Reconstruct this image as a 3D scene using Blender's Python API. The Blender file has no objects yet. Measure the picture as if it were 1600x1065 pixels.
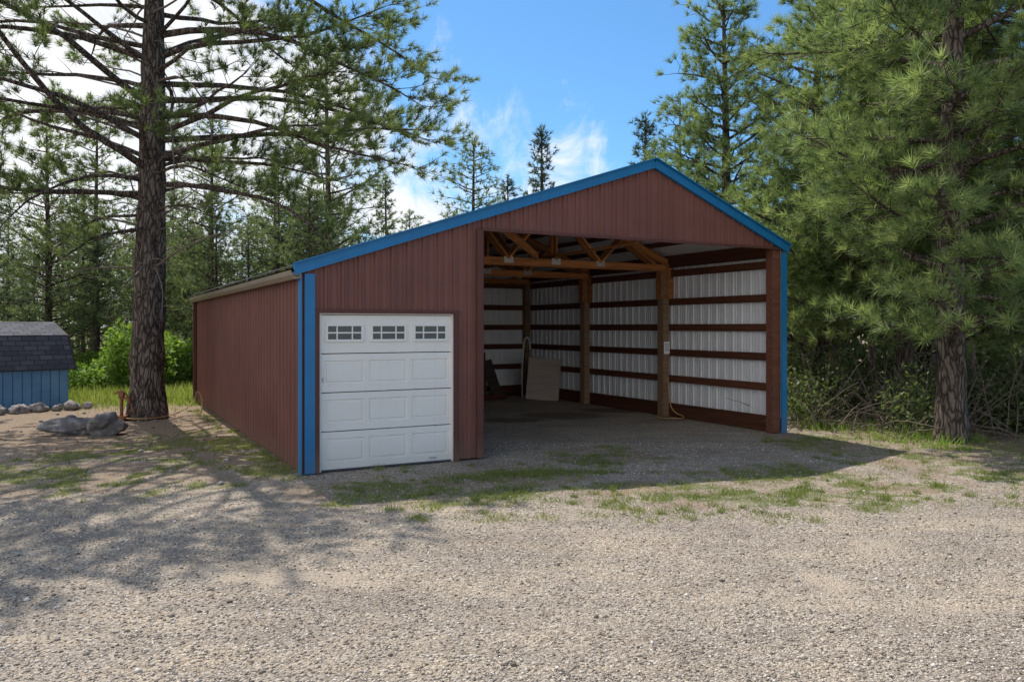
import bpy, math, random
import numpy as np
from mathutils import Vector, Matrix
random.seed(5)
scene=bpy.context.scene
scene.view_settings.view_transform='Standard'
scene.view_settings.look='None'
scene.view_settings.exposure=0
H=1.9; F=1242.0
def px2g(x,y):
    Z=H*F/(y-510.0); return ((x-800)/F*Z, Z)

# ---------------------------------------------------------------- helpers
def link(o,parent=None):
    scene.collection.objects.link(o)
    if parent is not None: o.parent=parent
    return o
def empty(name,loc=(0,0,0),rz=0,parent=None):
    e=bpy.data.objects.new(name,None); e.location=loc; e.rotation_euler=(0,0,rz); e.empty_display_size=.3
    return link(e,parent)
def mesh_obj(name,verts,faces,mat=None,parent=None,smooth=False):
    m=bpy.data.meshes.new(name); m.from_pydata([tuple(v) for v in verts],[],faces); m.update()
    if mat: m.materials.append(mat)
    if smooth:
        for p in m.polygons: p.use_smooth=True
    return link(bpy.data.objects.new(name,m),parent)
def tri_mesh(name,V,mat,tint=None,faces=None):
    V=np.asarray(V,dtype=np.float32); n=len(V)
    if faces is None: faces=np.arange(n,dtype=np.int32).reshape(-1,3)
    m=bpy.data.meshes.new(name)
    m.vertices.add(n); m.vertices.foreach_set('co',V.ravel())
    nf=len(faces); k=faces.shape[1]
    m.loops.add(nf*k); m.loops.foreach_set('vertex_index',faces.astype(np.int32).ravel())
    m.polygons.add(nf); m.polygons.foreach_set('loop_start',np.arange(nf,dtype=np.int32)*k)
    if tint is not None:
        a=m.attributes.new('tint','FLOAT','POINT'); a.data.foreach_set('value',np.asarray(tint,dtype=np.float32))
    m.update(calc_edges=True); m.validate()
    m.materials.append(mat)
    return m
def box(name,c,s,mat,parent=None,rot=(0,0,0),bevel=0):
    x,y,z=[v/2 for v in s]
    V=[(-x,-y,-z),(x,-y,-z),(x,y,-z),(-x,y,-z),(-x,-y,z),(x,-y,z),(x,y,z),(-x,y,z)]
    Fc=[(0,3,2,1),(4,5,6,7),(0,1,5,4),(1,2,6,5),(2,3,7,6),(3,0,4,7)]
    o=mesh_obj(name,V,Fc,mat,parent); o.location=c; o.rotation_euler=rot
    if bevel:
        b=o.modifiers.new('b','BEVEL'); b.width=bevel; b.segments=2
    return o
def beam(name,p0,p1,w,h,mat,parent=None,up=(0,0,1)):
    p0=Vector(p0);p1=Vector(p1);d=(p1-p0);L=d.length;x=d.normalized()
    y=Vector(up).cross(x).normalized(); z=x.cross(y)
    o=box(name,(0,0,0),(L,w,h),mat,parent)
    M=Matrix((x,y,z)).transposed().to_4x4(); M.translation=(p0+p1)/2
    o.matrix_local=M
    return o
def curve(name,pts,r,mat,parent=None,cyc=False):
    c=bpy.data.curves.new(name,'CURVE'); c.dimensions='3D'; c.bevel_depth=r; c.bevel_resolution=3
    s=c.splines.new('NURBS'); s.points.add(len(pts)-1)
    for i,p in enumerate(pts): s.points[i].co=(*p,1)
    s.use_endpoint_u=True; s.order_u=3; s.use_cyclic_u=cyc
    c.materials.append(mat)
    return link(bpy.data.objects.new(name,c),parent)

_rs=np.random.RandomState(3); _T=_rs.rand(256,256)
def vnoise(x,y):
    xi=np.floor(x).astype(int); yi=np.floor(y).astype(int); fx=x-xi; fy=y-yi
    fx=fx*fx*(3-2*fx); fy=fy*fy*(3-2*fy)
    a=_T[xi%256,yi%256]; b=_T[(xi+1)%256,yi%256]; c=_T[xi%256,(yi+1)%256]; d=_T[(xi+1)%256,(yi+1)%256]
    return (a*(1-fx)+b*fx)*(1-fy)+(c*(1-fx)+d*fx)*fy
def fbm(x,y,o=4):
    s=0;a=.5
    for i in range(o):
        s=s+a*vnoise(x+17*i,y-9*i); x=x*2.03;y=y*2.03;a*=.5
    return s/(1-.5**o)

# ---------------------------------------------------------------- materials
class NT:
    def __init__(s,name):
        s.m=bpy.data.materials.new(name); s.m.use_nodes=True; s.t=s.m.node_tree; s.n=s.t.nodes
        s.b=s.n['Principled BSDF']; s.out=s.n['Material Output']
    def add(s,t,**k):
        n=s.n.new(t)
        for a,v in k.items(): setattr(n,a,v)
        return n
    def l(s,a,b): s.t.links.new(a,b)
    def coord(s,which='Object',scale=(1,1,1)):
        c=s.add('ShaderNodeTexCoord'); m=s.add('ShaderNodeMapping'); m.inputs['Scale'].default_value=scale
        s.l(c.outputs[which],m.inputs[0]); return m.outputs[0]
    def noise(s,vec,scale,detail=4,rough=.6):
        n=s.add('ShaderNodeTexNoise'); n.inputs['Scale'].default_value=scale; n.inputs['Detail'].default_value=detail
        n.inputs['Roughness'].default_value=rough; s.l(vec,n.inputs['Vector']); return n.outputs['Fac']
    def ramp(s,fac,stops):
        r=s.add('ShaderNodeValToRGB'); e=r.color_ramp.elements
        while len(e)<len(stops): e.new(.5)
        for i,(p,c) in enumerate(stops):
            e[i].position=p; e[i].color=(*c,1)
        s.l(fac,r.inputs[0]); return r.outputs[0]
    def mix(s,fac,a,b,mode='MIX'):
        m=s.add('ShaderNodeMix',data_type='RGBA',blend_type=mode)
        for i,v in ((0,fac),(6,a),(7,b)):
            if hasattr(v,'is_output'): s.l(v,m.inputs[i])
            elif i==0: m.inputs[0].default_value=v
            else: m.inputs[i].default_value=(*v,1)
        return m.outputs[2]
    def math(s,op,a,b=0.0,c=None,clamp=False):
        m=s.add('ShaderNodeMath',operation=op,use_clamp=clamp)
        for i,v in enumerate((a,b) if c is None else (a,b,c)):
            if hasattr(v,'is_output'): s.l(v,m.inputs[i])
            else: m.inputs[i].default_value=v
        return m.outputs[0]
    def bump(s,h,dist,strength=1.0):
        b=s.add('ShaderNodeBump'); b.inputs['Distance'].default_value=dist; b.inputs['Strength'].default_value=strength
        s.l(h,b.inputs['Height']); s.l(b.outputs[0],s.b.inputs['Normal'])
    def attr(s,name):
        a=s.add('ShaderNodeAttribute'); a.attribute_name=name; return a.outputs['Fac']
    def base(s,c,rough=.6,metal=0,spec=.5):
        if hasattr(c,'is_output'): s.l(c,s.b.inputs['Base Color'])
        else: s.b.inputs['Base Color'].default_value=(*c,1)
        s.b.inputs['Roughness'].default_value=rough; s.b.inputs['Metallic'].default_value=metal
        s.b.inputs['Specular IOR Level'].default_value=spec
        return s.m
def sc(c,k): return tuple(v*k for v in c)
def painted(name,c,rough=.45,var=.15,dirt=(.2,.15,.1),dirtamt=.35,spec=.5):
    t=NT(name); v=t.coord()
    n=t.noise(v,1.3,6); col=t.ramp(n,[(.3,sc(c,1-var)),(.7,sc(c,1+var))])
    s=t.noise(t.coord(scale=(14,14,.6)),1,4); 
    f=t.ramp(s,[(.5,(0,0,0)),(.8,(1,1,1))])
    col=t.mix(t.math('MULTIPLY',f,dirtamt),col,sc(c,.6))
    x=t.add('ShaderNodeSeparateXYZ'); g=t.add('ShaderNodeNewGeometry'); t.l(g.outputs['Position'],x.inputs[0])
    z=t.math('ADD',x.outputs[2],t.math('MULTIPLY',n,.25)); 
    r=t.add('ShaderNodeMapRange'); t.l(z,r.inputs[0]); r.inputs[1].default_value=.1; r.inputs[2].default_value=.5; r.inputs[3].default_value=.5; r.inputs[4].default_value=0
    col=t.mix(r.outputs[0],col,dirt)
    t.bump(t.noise(v,9,2),.004,.5)
    return t.base(col,rough,spec=spec)
def wood(name,c,var=.45,rough=.8):
    t=NT(name); v=t.coord(scale=(.8,12,12)); n=t.noise(v,1.5,6,.7)
    col=t.ramp(n,[(.28,sc(c,1-var)),(.5,c),(.72,sc(c,1+var*.7))])
    o=t.add('ShaderNodeObjectInfo'); rv=t.math('MULTIPLY_ADD',o.outputs['Random'],.6,.65)
    hs=t.add('ShaderNodeHueSaturation'); t.l(rv,hs.inputs['Value']); t.l(col,hs.inputs['Color'])
    t.bump(n,.006,.6)
    return t.base(hs.outputs[0],rough,spec=.25)
M={}
M['maroon']=painted('maroon_metal',(.190,.077,.062),.5,.14,(.21,.135,.10),.45,.35)
M['maroon_dark']=painted('maroon_trim',(.11,.043,.035),.55,.12,spec=.3)
M['blue']=painted('blue_trim',(.008,.175,.42),.4,.12,(.10,.16,.22))
M['liner']=painted('bare_metal_liner',(.76,.77,.79),.5,.08,(.45,.38,.31))
M['roofin']=painted('roof_liner',(.72,.72,.74),.5,.06)
M['roof']=painted('roof_metal',(.30,.28,.27),.45,.08)
M['gutter']=painted('gutter_tan',(.27,.22,.18),.4,.08)
M['white']=painted('white_door',(.83,.82,.79),.4,.03,(.6,.55,.47),.12)
M['girt']=wood('stained_girt',(.115,.043,.024))
M['post']=wood('treated_post',(.24,.155,.095))
M['truss']=wood('orange_lumber',(.46,.19,.07),.55)
M['darkpost']=wood('brown_post',(.17,.07,.045))
M['ply']=wood('plywood',(.42,.34,.29),.2)
M['board']=wood('dark_board',(.09,.07,.055))
t=NT('window_glass'); M['glass']=t.base((.045,.06,.07),.12,0,.8)
t=NT('paper'); M['paper']=t.base((.85,.85,.85),.8)
t=NT('ink'); M['ink']=t.base((.08,.08,.1),.8)
t=NT('galvanised'); M['galv']=t.base((.5,.5,.52),.45,.5)
t=NT('light_pipe'); M['pipe']=t.base((.62,.60,.56),.5,.0)
t=NT('rusty_iron'); n=t.noise(t.coord(),14,5); M['rust']=t.base(t.ramp(n,[(.3,(.12,.045,.025)),(.7,(.34,.14,.07))]),.85)
t=NT('hose_rubber'); M['hose']=t.base((.45,.26,.10),.6)
t=NT('shed_blue'); v=t.coord(scale=(1,1,1)); n=t.noise(v,2,5)
w=t.add('ShaderNodeTexWave'); w.wave_type='BANDS'; w.bands_direction='X'; w.inputs['Scale'].default_value=1.6; t.l(v,w.inputs[0])
g=t.ramp(w.outputs['Fac'],[(0.0,(.35,.35,.35)),(.06,(1,1,1))])
col=t.mix(1,t.ramp(n,[(.3,(.08,.20,.36)),(.7,(.14,.30,.48))]),g,'MULTIPLY'); M['shed']=t.base(col,.75)
t=NT('shingles'); v=t.coord('UV'); b=t.add('ShaderNodeTexBrick'); t.l(v,b.inputs[0]); b.inputs['Scale'].default_value=1
b.inputs['Brick Width'].default_value=.28; b.inputs['Row Height'].default_value=.13; b.inputs['Mortar Size'].default_value=.012
b.inputs['Color1'].default_value=(.035,.04,.055,1); b.inputs['Color2'].default_value=(.13,.135,.16,1); b.inputs['Mortar'].default_value=(.012,.013,.016,1)
t.bump(b.outputs['Fac'],-.01); M['shingle']=t.base(t.mix(.3,b.outputs[0],t.ramp(t.noise(v,30,3),[(.3,(.04,.04,.05)),(.7,(.14,.14,.16))])),.9)
def stone(name,a,b_,sc_=6):
    t=NT(name); v=t.coord(); n=t.noise(v,sc_,8,.7); col=t.ramp(n,[(.3,a),(.5,sc(a,1.4)),(.68,b_)])
    t.bump(n,.03,.8); return t.base(col,.9,spec=.2)
M['rock']=stone('grey_rock',(.12,.115,.115),(.42,.40,.38))
M['rock2']=stone('border_stone',(.20,.18,.17),(.5,.46,.42),9)
def bark(name,a,b_):
    t=NT(name); v=t.coord(scale=(1,1,.28)); vo=t.add('ShaderNodeTexVoronoi'); vo.feature='DISTANCE_TO_EDGE'; vo.inputs['Scale'].default_value=12
    n=t.noise(v,7,7,.7)
    mv=t.add('ShaderNodeVectorMath',operation='ADD'); t.l(v,mv.inputs[0])
    cb=t.add('ShaderNodeTexNoise'); cb.inputs['Scale'].default_value=5; t.l(v,cb.inputs['Vector'])
    sc2=t.add('ShaderNodeVectorMath',operation='SCALE'); sc2.inputs['Scale'].default_value=.3; t.l(cb.outputs['Color'],sc2.inputs[0]); t.l(sc2.outputs[0],mv.inputs[1])
    t.l(mv.outputs[0],vo.inputs['Vector'])
    e=t.ramp(vo.outputs['Distance'],[(0,(.22,.20,.19)),(.2,(1,1,1))])
    col=t.mix(1,t.ramp(n,[(.3,a),(.7,b_)]),e,'MULTIPLY')
    h=t.math('ADD',t.math('MINIMUM',vo.outputs['Distance'],.25),t.math('MULTIPLY',n,.3))
    t.bump(h,.12,.9); return t.base(col,.95,spec=.1)
M['bark']=bark('pine_bark',(.085,.066,.056),(.28,.235,.205))
M['bark_far']=bark('pine_bark_far',(.13,.10,.08),(.28,.22,.19))
def leaf(name,dark,mid,light,trans=.42,rough=.55):
    t=NT(name); a=t.attr('tint'); 
    o=t.add('ShaderNodeObjectInfo'); a2=t.math('ADD',a,t.math('MULTIPLY_ADD',o.outputs['Random'],.2,-.1))
    col=t.ramp(a2,[(0,dark),(.5,mid),(1,light)])
    t.base(col,rough,spec=.35)
    tr=t.add('ShaderNodeBsdfTranslucent'); t.l(t.mix(1,col,(1.5,1.5,.85),'MULTIPLY'),tr.inputs[0])
    mx=t.add('ShaderNodeMixShader'); mx.inputs[0].default_value=trans
    t.l(t.b.outputs[0],mx.inputs[1]); t.l(tr.outputs[0],mx.inputs[2]); t.l(mx.outputs[0],t.out.inputs[0])
    return t.m
M['needle']=leaf('pine_needles',(.07,.105,.05),(.16,.215,.085),(.32,.38,.15))
M['needle_lush']=leaf('pine_needles_lush',(.075,.12,.055),(.21,.285,.125),(.44,.52,.25))
M['needle_far']=leaf('pine_needles_distant',(.09,.13,.07),(.18,.235,.115),(.30,.36,.18))
M['fir']=leaf('fir_needles',(.035,.06,.045),(.075,.11,.07),(.13,.18,.11))
M['leafy']=leaf('shrub_leaves',(.08,.15,.03),(.18,.29,.055),(.32,.44,.11),.45)
M['meadow']=leaf('meadow_blades',(.13,.18,.04),(.25,.32,.08),(.46,.46,.20),.4)
M['brush']=leaf('brush_leaves',(.04,.055,.025),(.10,.14,.055),(.20,.24,.10),.35)
M['grass']=leaf('grass_blades',(.10,.13,.035),(.18,.235,.055),(.38,.35,.16),.35,.7)
t=NT('dead_twigs'); M['twig']=t.base((.17,.135,.11),.9)

# ---------------------------------------------------------------- ground
SAND=[((420,893),(1.3,.20)),((330,885),(.5,.15)),((1330,850),(.8,.35)),((1330,940),(.45,.35)),((1540,815),(.7,.5)),((1300,905),(.3,.5)),((1240,860),(.5,.2)),((60,985),(.6,.15)),((560,905),(.5,.12))]
GR=[((120,735),(3.0,1.6)),((350,725),(1.6,1.4)),((300,690),(1.3,1.5)),((640,765),(1.6,.7)),((800,748),(1.1,.6)),((930,710),(.9,.8)),((1150,775),(1.8,.7)),((1000,760),(1.2,.5)),((1210,740),(1.3,.6)),
    ((1500,715),(1.6,1.1)),((1330,690),(1.3,1.0)),((1590,740),(1.3,.9)),((1400,760),(1.0,.4))]
def blobs(L,X,Y):
    f=np.zeros_like(X)
    for (p,s) in L:
        gx,gy=px2g(*p); f=np.maximum(f,np.exp(-((X-gx)/s[0])**2-((Y-gy)/s[1])**2))
    return f
def ss(a,b,x): 
    t=np.clip((x-a)/(b-a),0,1); return t*t*(3-2*t)
def edge_right(X,Y):
    return ss(0,1.2,(X-6.6)*.75+(Y-12.2)*.55+ (fbm(X*.5,Y*.5,3)-.5)*1.5)*ss(9.5,11.5,Y)*ss(4.9,6.2,X+ (Y-14)*.25)
def fields(X,Y):
    n=fbm(X*.9+5,Y*.9,4); n2=fbm(X*2.7,Y*2.7+8,4); n3=fbm(X*7,Y*7+3,3)
    g=blobs(GR,X,Y)*1.05
    meadow=ss(17.5,21,Y)*ss(-3,-5.5,X+(Y-18)*.35)
    er=edge_right(X,Y)
    grass=np.clip(ss(.40,.85,g*.62+(n-.5)*1.0+(n2-.5)*1.7+(n3-.5)*.9+.13),0,1)*ss(.08,.3,g)
    grass=np.maximum(grass,meadow*ss(.3,.6,n+.15))
    grass=np.maximum(grass,.6*er*ss(.4,.6,n))
    litter=ss(11.2,13.5,Y+(n-.5)*3+(-X-5)*.35)*ss(-2.2,-4.2,X+(n-.5)*2)
    litter=np.maximum(litter,er); litter=np.maximum(litter,ss(26,30,Y))
    litter=np.maximum(litter,.6*blobs([((200,730),(4.5,2.2))],X,Y)*ss(.3,.7,n2))
    litter=np.maximum(litter,.75*ss(.10,.6,g)*ss(.35,.65,1-n2))
    litter=np.maximum(litter,.5*ss(.55,.75,fbm(X*1.3+30,Y*1.3,4))*ss(7,9,Y))
    sand=ss(.28,.95,blobs(SAND,X,Y)*.85+(n-.5)*.7+(n2-.5)*.9+(n3-.5)*.5)
    sand=np.maximum(sand,.6*ss(.52,.78,fbm(X*.5+3,Y*1.1+9,4)*.75+.25*n2)*(Y<11))
    sand*=1-.6*ss(.2,.6,grass)
    return grass,litter,sand
def axis(lo,hi,st,far):
    core=np.arange(lo,hi+1e-6,st); k=np.cumsum(st*1.22**np.arange(1,60)); 
    return np.concatenate([(lo-k[k<far])[::-1],core,(hi+k[k<far])])
xs=axis(-13,13,.08,900); ys=axis(2,24,.08,900)
X,Y=np.meshgrid(xs,ys)
def hgt(X,Y):
    z=(fbm(X*.35,Y*.35,4)-.5)*.10+(fbm(X*2.5,Y*2.5,3)-.5)*.03
    lt=(X+2.685)*.8816+(Y-10.26)*.472; ls=-(X+2.685)*.472+(Y-10.26)*.8816
    d=np.maximum(np.maximum(-lt,lt-8.56),np.maximum(-ls,ls-11.3))
    z=z*ss(-.2,2.0,d)+ (fbm(X*2.5,Y*2.5,3)-.5)*.02*(1-ss(-.2,2.0,d))
    far=ss(40,200,np.hypot(X,Y-10)); return z+far*(fbm(X*.02,Y*.02,3)-.4)*4-.012
Zg=hgt(X,Y)
V=np.stack([X,Y,Zg],-1).reshape(-1,3); nx=len(xs);ny=len(ys)
idx=np.arange(nx*ny).reshape(ny,nx)
Q=np.stack([idx[:-1,:-1],idx[:-1,1:],idx[1:,1:],idx[1:,:-1]],-1).reshape(-1,4)
t=NT('gravel_ground'); pos=t.coord()
def vor(scale,rnd=1):
    v=t.add('ShaderNodeTexVoronoi'); v.inputs['Scale'].default_value=scale; v.inputs['Randomness'].default_value=rnd; t.l(pos,v.inputs['Vector']); return v
v1=vor(55); v2=vor(130)
sep=t.add('ShaderNodeSeparateColor'); t.l(v1.outputs['Color'],sep.inputs[0])
sep2=t.add('ShaderNodeSeparateColor'); t.l(v2.outputs['Color'],sep2.inputs[0])
grav1=t.ramp(sep.outputs[0],[(0,(.12,.098,.078)),(.35,(.34,.285,.23)),(.7,(.48,.41,.33)),(1,(.80,.72,.61))])
grav2=t.ramp(sep2.outputs[0],[(0,(.15,.122,.095)),(.5,(.41,.345,.275)),(1,(.63,.55,.445))])
col=t.mix(.5,grav1,grav2)
big=t.noise(pos,.8,6,.65)
col=t.mix(1,col,t.ramp(big,[(.25,(.72,.70,.70)),(.52,(1,1,1)),(.75,(1.16,1.09,1.0))]),'MULTIPLY')
# faint streaks left by vehicles
trk=t.noise(t.coord(scale=(.35,2.2,1)),1.6,5,.6)
col=t.mix(1,col,t.ramp(trk,[(.35,(.88,.87,.87)),(.5,(1,1,1)),(.65,(1.08,1.05,1.0))]),'MULTIPLY')
mid=t.noise(pos,5,6,.7); fine=t.noise(pos,60,3,.7)
def brk(a,amt=.9,lo=.35,hi=.65):
    s=t.math('ADD',a,t.math('MULTIPLY',t.math('SUBTRACT',mid,.5),amt)); r=t.add('ShaderNodeMapRange'); t.l(s,r.inputs[0])
    r.inputs[1].default_value=lo; r.inputs[2].default_value=hi; return r.outputs[0]
sandc=t.ramp(fine,[(.3,(.45,.36,.265)),(.7,(.65,.54,.415))])
col=t.mix(t.math('MULTIPLY',brk(t.attr('sand'),1.3,.25,1.05),.72),col,sandc)
litc=t.ramp(t.noise(pos,25,6,.75),[(.3,(.13,.085,.055)),(.5,(.31,.22,.15)),(.7,(.50,.39,.28))])
col=t.mix(t.math('MULTIPLY',brk(t.attr('litter'),1.1,.2,.85),.8),col,litc)
grc=t.ramp(t.noise(pos,35,5,.75),[(.3,(.08,.095,.03)),(.5,(.17,.195,.06)),(.72,(.36,.33,.17))])
col=t.mix(t.math('MULTIPLY',brk(t.attr('grass'),1.2,.3,.85),.75),col,grc)
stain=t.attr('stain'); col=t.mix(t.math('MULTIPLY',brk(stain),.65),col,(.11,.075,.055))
hh=t.math('ADD',t.math('MULTIPLY',v1.outputs['Distance'],-1.0),t.math('MULTIPLY',v2.outputs['Distance'],-.5))
t.bump(t.math('ADD',hh,t.math('MULTIPLY',mid,.8)),.018,.9)
M['ground']=t.base(col,.95,spec=.15)
m=tri_mesh('ground',V,M['ground'],faces=Q)
gf,lf,sf=fields(X,Y)
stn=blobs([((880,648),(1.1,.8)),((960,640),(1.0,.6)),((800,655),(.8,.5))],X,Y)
for nm,ar in (('grass',gf),('litter',lf),('sand',sf),('stain',stn)):
    a=m.attributes.new(nm,'FLOAT','POINT'); a.data.foreach_set('value',ar.ravel().astype(np.float32))
m.polygons.foreach_set('use_smooth',np.ones(len(m.polygons),dtype=bool))
link(bpy.data.objects.new('ground',m))

R=np.random.RandomState(11)
N=85000
yy=3.6+ (R.rand(N)**1.7)*9.5; xx=(R.rand(N)-.5)*2*(yy*.72+.6)
lt=(xx+2.685)*.8816+(yy-10.26)*.472; ls=-(xx+2.685)*.472+(yy-10.26)*.8816
g_,l_,s_=fields(xx,yy)
keep=(~((lt>-.1)&(lt<2.6)&(ls>-.05)))&(R.rand(N)>s_*.8)&(R.rand(N)>l_*.8); xx=xx[keep];yy=yy[keep];N=len(xx)
sz=.0045+.009*R.rand(N)**2.2+ (R.rand(N)>.996)*.013
O=np.array([(1,0,0),(0,1,0),(-1,0,0),(0,-1,0),(0,0,1),(0,0,-1)],float)
OF=np.array([(0,1,4),(1,2,4),(2,3,4),(3,0,4),(1,0,5),(2,1,5),(3,2,5),(0,3,5)])
P=O[None]*(sz[:,None,None]*(0.7+.7*R.rand(N,6,1))); P[:,:,2]*=.65
an=R.rand(N)*6.28; c,s=np.cos(an)[:,None],np.sin(an)[:,None]
px=P[:,:,0]*c-P[:,:,1]*s; py=P[:,:,0]*s+P[:,:,1]*c
P=np.stack([px+xx[:,None],py+yy[:,None],P[:,:,2]+(hgt(xx,yy)+sz*.2)[:,None]],-1)
t=NT('pebbles'); M['peb']=t.base(t.ramp(t.attr('tint'),[(0,(.15,.125,.10)),(.4,(.36,.305,.25)),(.8,(.55,.48,.40)),(1,(.82,.76,.67))]),.9,spec=.2)
m=tri_mesh('gravel',P.reshape(-1,3),M['peb'],tint=np.repeat(R.rand(N),6),faces=(OF[None]+6*np.arange(N)[:,None,None]).reshape(-1,3))
link(bpy.data.objects.new('gravel',m))

def blades(name,xx,yy,h,w,lean,mat,seed=1,zfun=hgt):
    R=np.random.RandomState(seed); N=len(xx); a=R.rand(N)*6.28
    b=np.stack([xx,yy,zfun(xx,yy)-.005],-1); sd=np.stack([np.cos(a),np.sin(a),0*a],-1)*(w/2)[:,None]
    a2=R.rand(N)*6.28; L=(R.rand(N)*lean*h)
    tip=b+np.stack([np.cos(a2)*L,np.sin(a2)*L,h],-1)
    Vv=np.stack([b-sd,b+sd,tip],1).reshape(-1,3)
    ti=np.repeat(np.clip(R.rand(N)*.6+fbm(xx*1.5,yy*1.5,3)*.6-.1,0,1),3)
    return link(bpy.data.objects.new(name,tri_mesh(name,Vv,mat,tint=ti)))
N=620000
yy=7+R.rand(N)*11; xx=(R.rand(N)-.5)*2*(yy*.75+.5)
g_,l_,_s=fields(xx,yy); cl=fbm(xx*9,yy*9,2)
lt=(xx+2.685)*.8816+(yy-10.26)*.472; ls=-(xx+2.685)*.472+(yy-10.26)*.8816
out=~((lt>-.05)&(lt<2.6)&(ls>-.03)|((lt>0)&(lt<8.6)&(ls>.8)))
k=(R.rand(N)<g_*.85*ss(.38,.62,cl))&out; xx=xx[k];yy=yy[k]
blades('grass',xx,yy,.015+.055*R.rand(len(xx))**1.6,.005+.006*R.rand(len(xx)),1.6,M['grass'])
TX=[];TY=[];TH=[]
for i in range(330):
    if i<200: cx_,cy_=px2g(R.uniform(560,1290),R.uniform(722,815))
    elif i<250: s_=R.uniform(0,9); cx_,cy_=-2.685-.472*s_-R.uniform(.05,.4),10.26+.8816*s_
    else: cx_,cy_=px2g(R.uniform(1230,1600),R.uniform(672,790))
    nb=R.randint(12,70); r_=R.uniform(.02,.09); TX.append(cx_+R.randn(nb)*r_); TY.append(cy_+R.randn(nb)*r_); TH.append(np.full(nb,R.uniform(.03,.10))*(.5+.6*R.rand(nb)))
wx,wy=px2g(830,742); nb=2600; TX.append(wx+R.randn(nb)*.45); TY.append(wy+R.randn(nb)*.14+ .2*(TX[-1]-wx)); TH.append(.02+.08*R.rand(nb)**1.5)
xx=np.concatenate(TX);yy=np.concatenate(TY);hh_=np.concatenate(TH)
lt=(xx+2.685)*.8816+(yy-10.26)*.472; ls=-(xx+2.685)*.472+(yy-10.26)*.8816
k=~((lt>-.03)&(lt<8.6)&(ls>-.03)); xx=xx[k];yy=yy[k];hh_=hh_[k]
blades('weeds',xx,yy,hh_,.005+.006*R.rand(len(xx)),1.4,M['grass'],6)
N=180000
yy=17.5+R.rand(N)**1.4*24; xx=-4-R.rand(N)*26-(yy-18)*.3; g_,_l,_s=fields(xx,yy); k=R.rand(N)<g_; xx=xx[k];yy=yy[k]
blades('meadow_grass',xx,yy,(.06+.30*R.rand(len(xx)))*ss(16.5,22,yy).clip(.35,1),.02+.02*R.rand(len(xx)),.7,M['meadow'],2)
N=60000
yy=10+R.rand(N)*12; xx=5.2+R.rand(N)*9; e_=edge_right(xx,yy); k=R.rand(N)<e_*ss(.4,.6,fbm(xx*1.2,yy*1.2,3)); xx=xx[k];yy=yy[k]
blades('verge_grass',xx,yy,.05+.22*R.rand(len(xx))**2,.012+.01*R.rand(len(xx)),1.0,M['leafy'],3)

# ---------------------------------------------------------------- barn
ang=math.atan2(.472,.8816)
barn=empty('pole_barn',(-2.685,10.26,0),ang)
W=8.56; T1=2.52; TR=5.63; D=9.2; DL=11.3; HZ=3.30
ZT=2.71+(4.57-2.71)*T1/TR
def roofz(t):
    return float(np.interp(t,[-.2,0,TR,W,W+.2],[2.64,2.71,4.57,3.36,3.28]))
def siding(name,p0,u,nrm,u0,u1,zb,zt,mat,extra=(),pitch=.2286):
    pr=[]
    k0=int(u0/pitch)-1
    for k in range(k0,int(u1/pitch)+2):
        c=k*pitch+.05
        pr+=[(c-.026,0),(c-.015,.027),(c+.015,.027),(c+.026,0)]
        for q in (.076,.152): pr+=[(c+q-.010,0),(c+q-.004,.009),(c+q+.004,.009),(c+q+.010,0)]
    pu=np.array([p[0] for p in pr]); pd=np.array([p[1] for p in pr])
    us=sorted(set([u0,u1]+[x for x in pu if u0<x<u1]+[e for e in extra if u0<e<u1]))
    V=[];Fc=[]
    for x in us:
        d=float(np.interp(x,pu,pd)); b=Vector((p0[0]+u[0]*x+nrm[0]*d,p0[1]+u[1]*x+nrm[1]*d,0))
        top=zt(x) if callable(zt) else zt
        V+= [(b.x,b.y,zb),(b.x,b.y,top)]
    for i in range(len(us)-1): Fc.append((2*i,2*i+2,2*i+3,2*i+1))
    return mesh_obj(name,V,Fc,mat,barn)
DH0,DH1,DZ=.20,2.10,2.08
fz=lambda x: roofz(x)-.03
siding('front_siding_left',(0,0),(1,0),(0,-1),.0,DH0,.02,fz,M['maroon'])
siding('front_siding_over_door',(0,0),(1,0),(0,-1),DH0,DH1,DZ,fz,M['maroon'])
siding('front_siding_right',(0,0),(1,0),(0,-1),DH1,T1,.02,fz,M['maroon'])
siding('gable_siding',(0,0),(1,0),(0,-1),T1,W,HZ,fz,M['maroon'],extra=(TR,))
siding('gable_liner',(0,.04),(1,0),(0,1),T1,W,HZ+.01,fz,M['liner'],extra=(TR,))
siding('left_wall_siding',(0,0),(0,1),(-1,0),0,DL,.0,2.64,M['maroon'])
siding('right_wall_siding',(W,0),(0,1),(1,0),0,DL,.02,3.32,M['maroon'])
siding('right_wall_liner',(W-.03,0),(0,1),(-1,0),0,D,.25,3.32,M['liner'])
siding('rear_wall_siding',(0,DL),(1,0),(0,1),0,W,.02,fz,M['maroon'],extra=(T1,TR))
siding('rear_wall_liner',(0,D),(1,0),(0,-1),T1,W,.25,fz,M['liner'],extra=(TR,))
siding('partition_siding',(T1,0.12),(0,1),(1,0),0,D-.12,.02,ZT-.04,M['liner'])
def sheet(name,ta,za,tb,zb_,s0,s1,mat,off):
    return mesh_obj(name,[(ta,s0,za+off),(tb,s0,zb_+off),(tb,s1,zb_+off),(ta,s1,za+off)],[(0,1,2,3)],mat,barn)
segs=[(-.14,2.665,TR,4.57),(TR,4.57,W+.1,3.32)]
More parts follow.
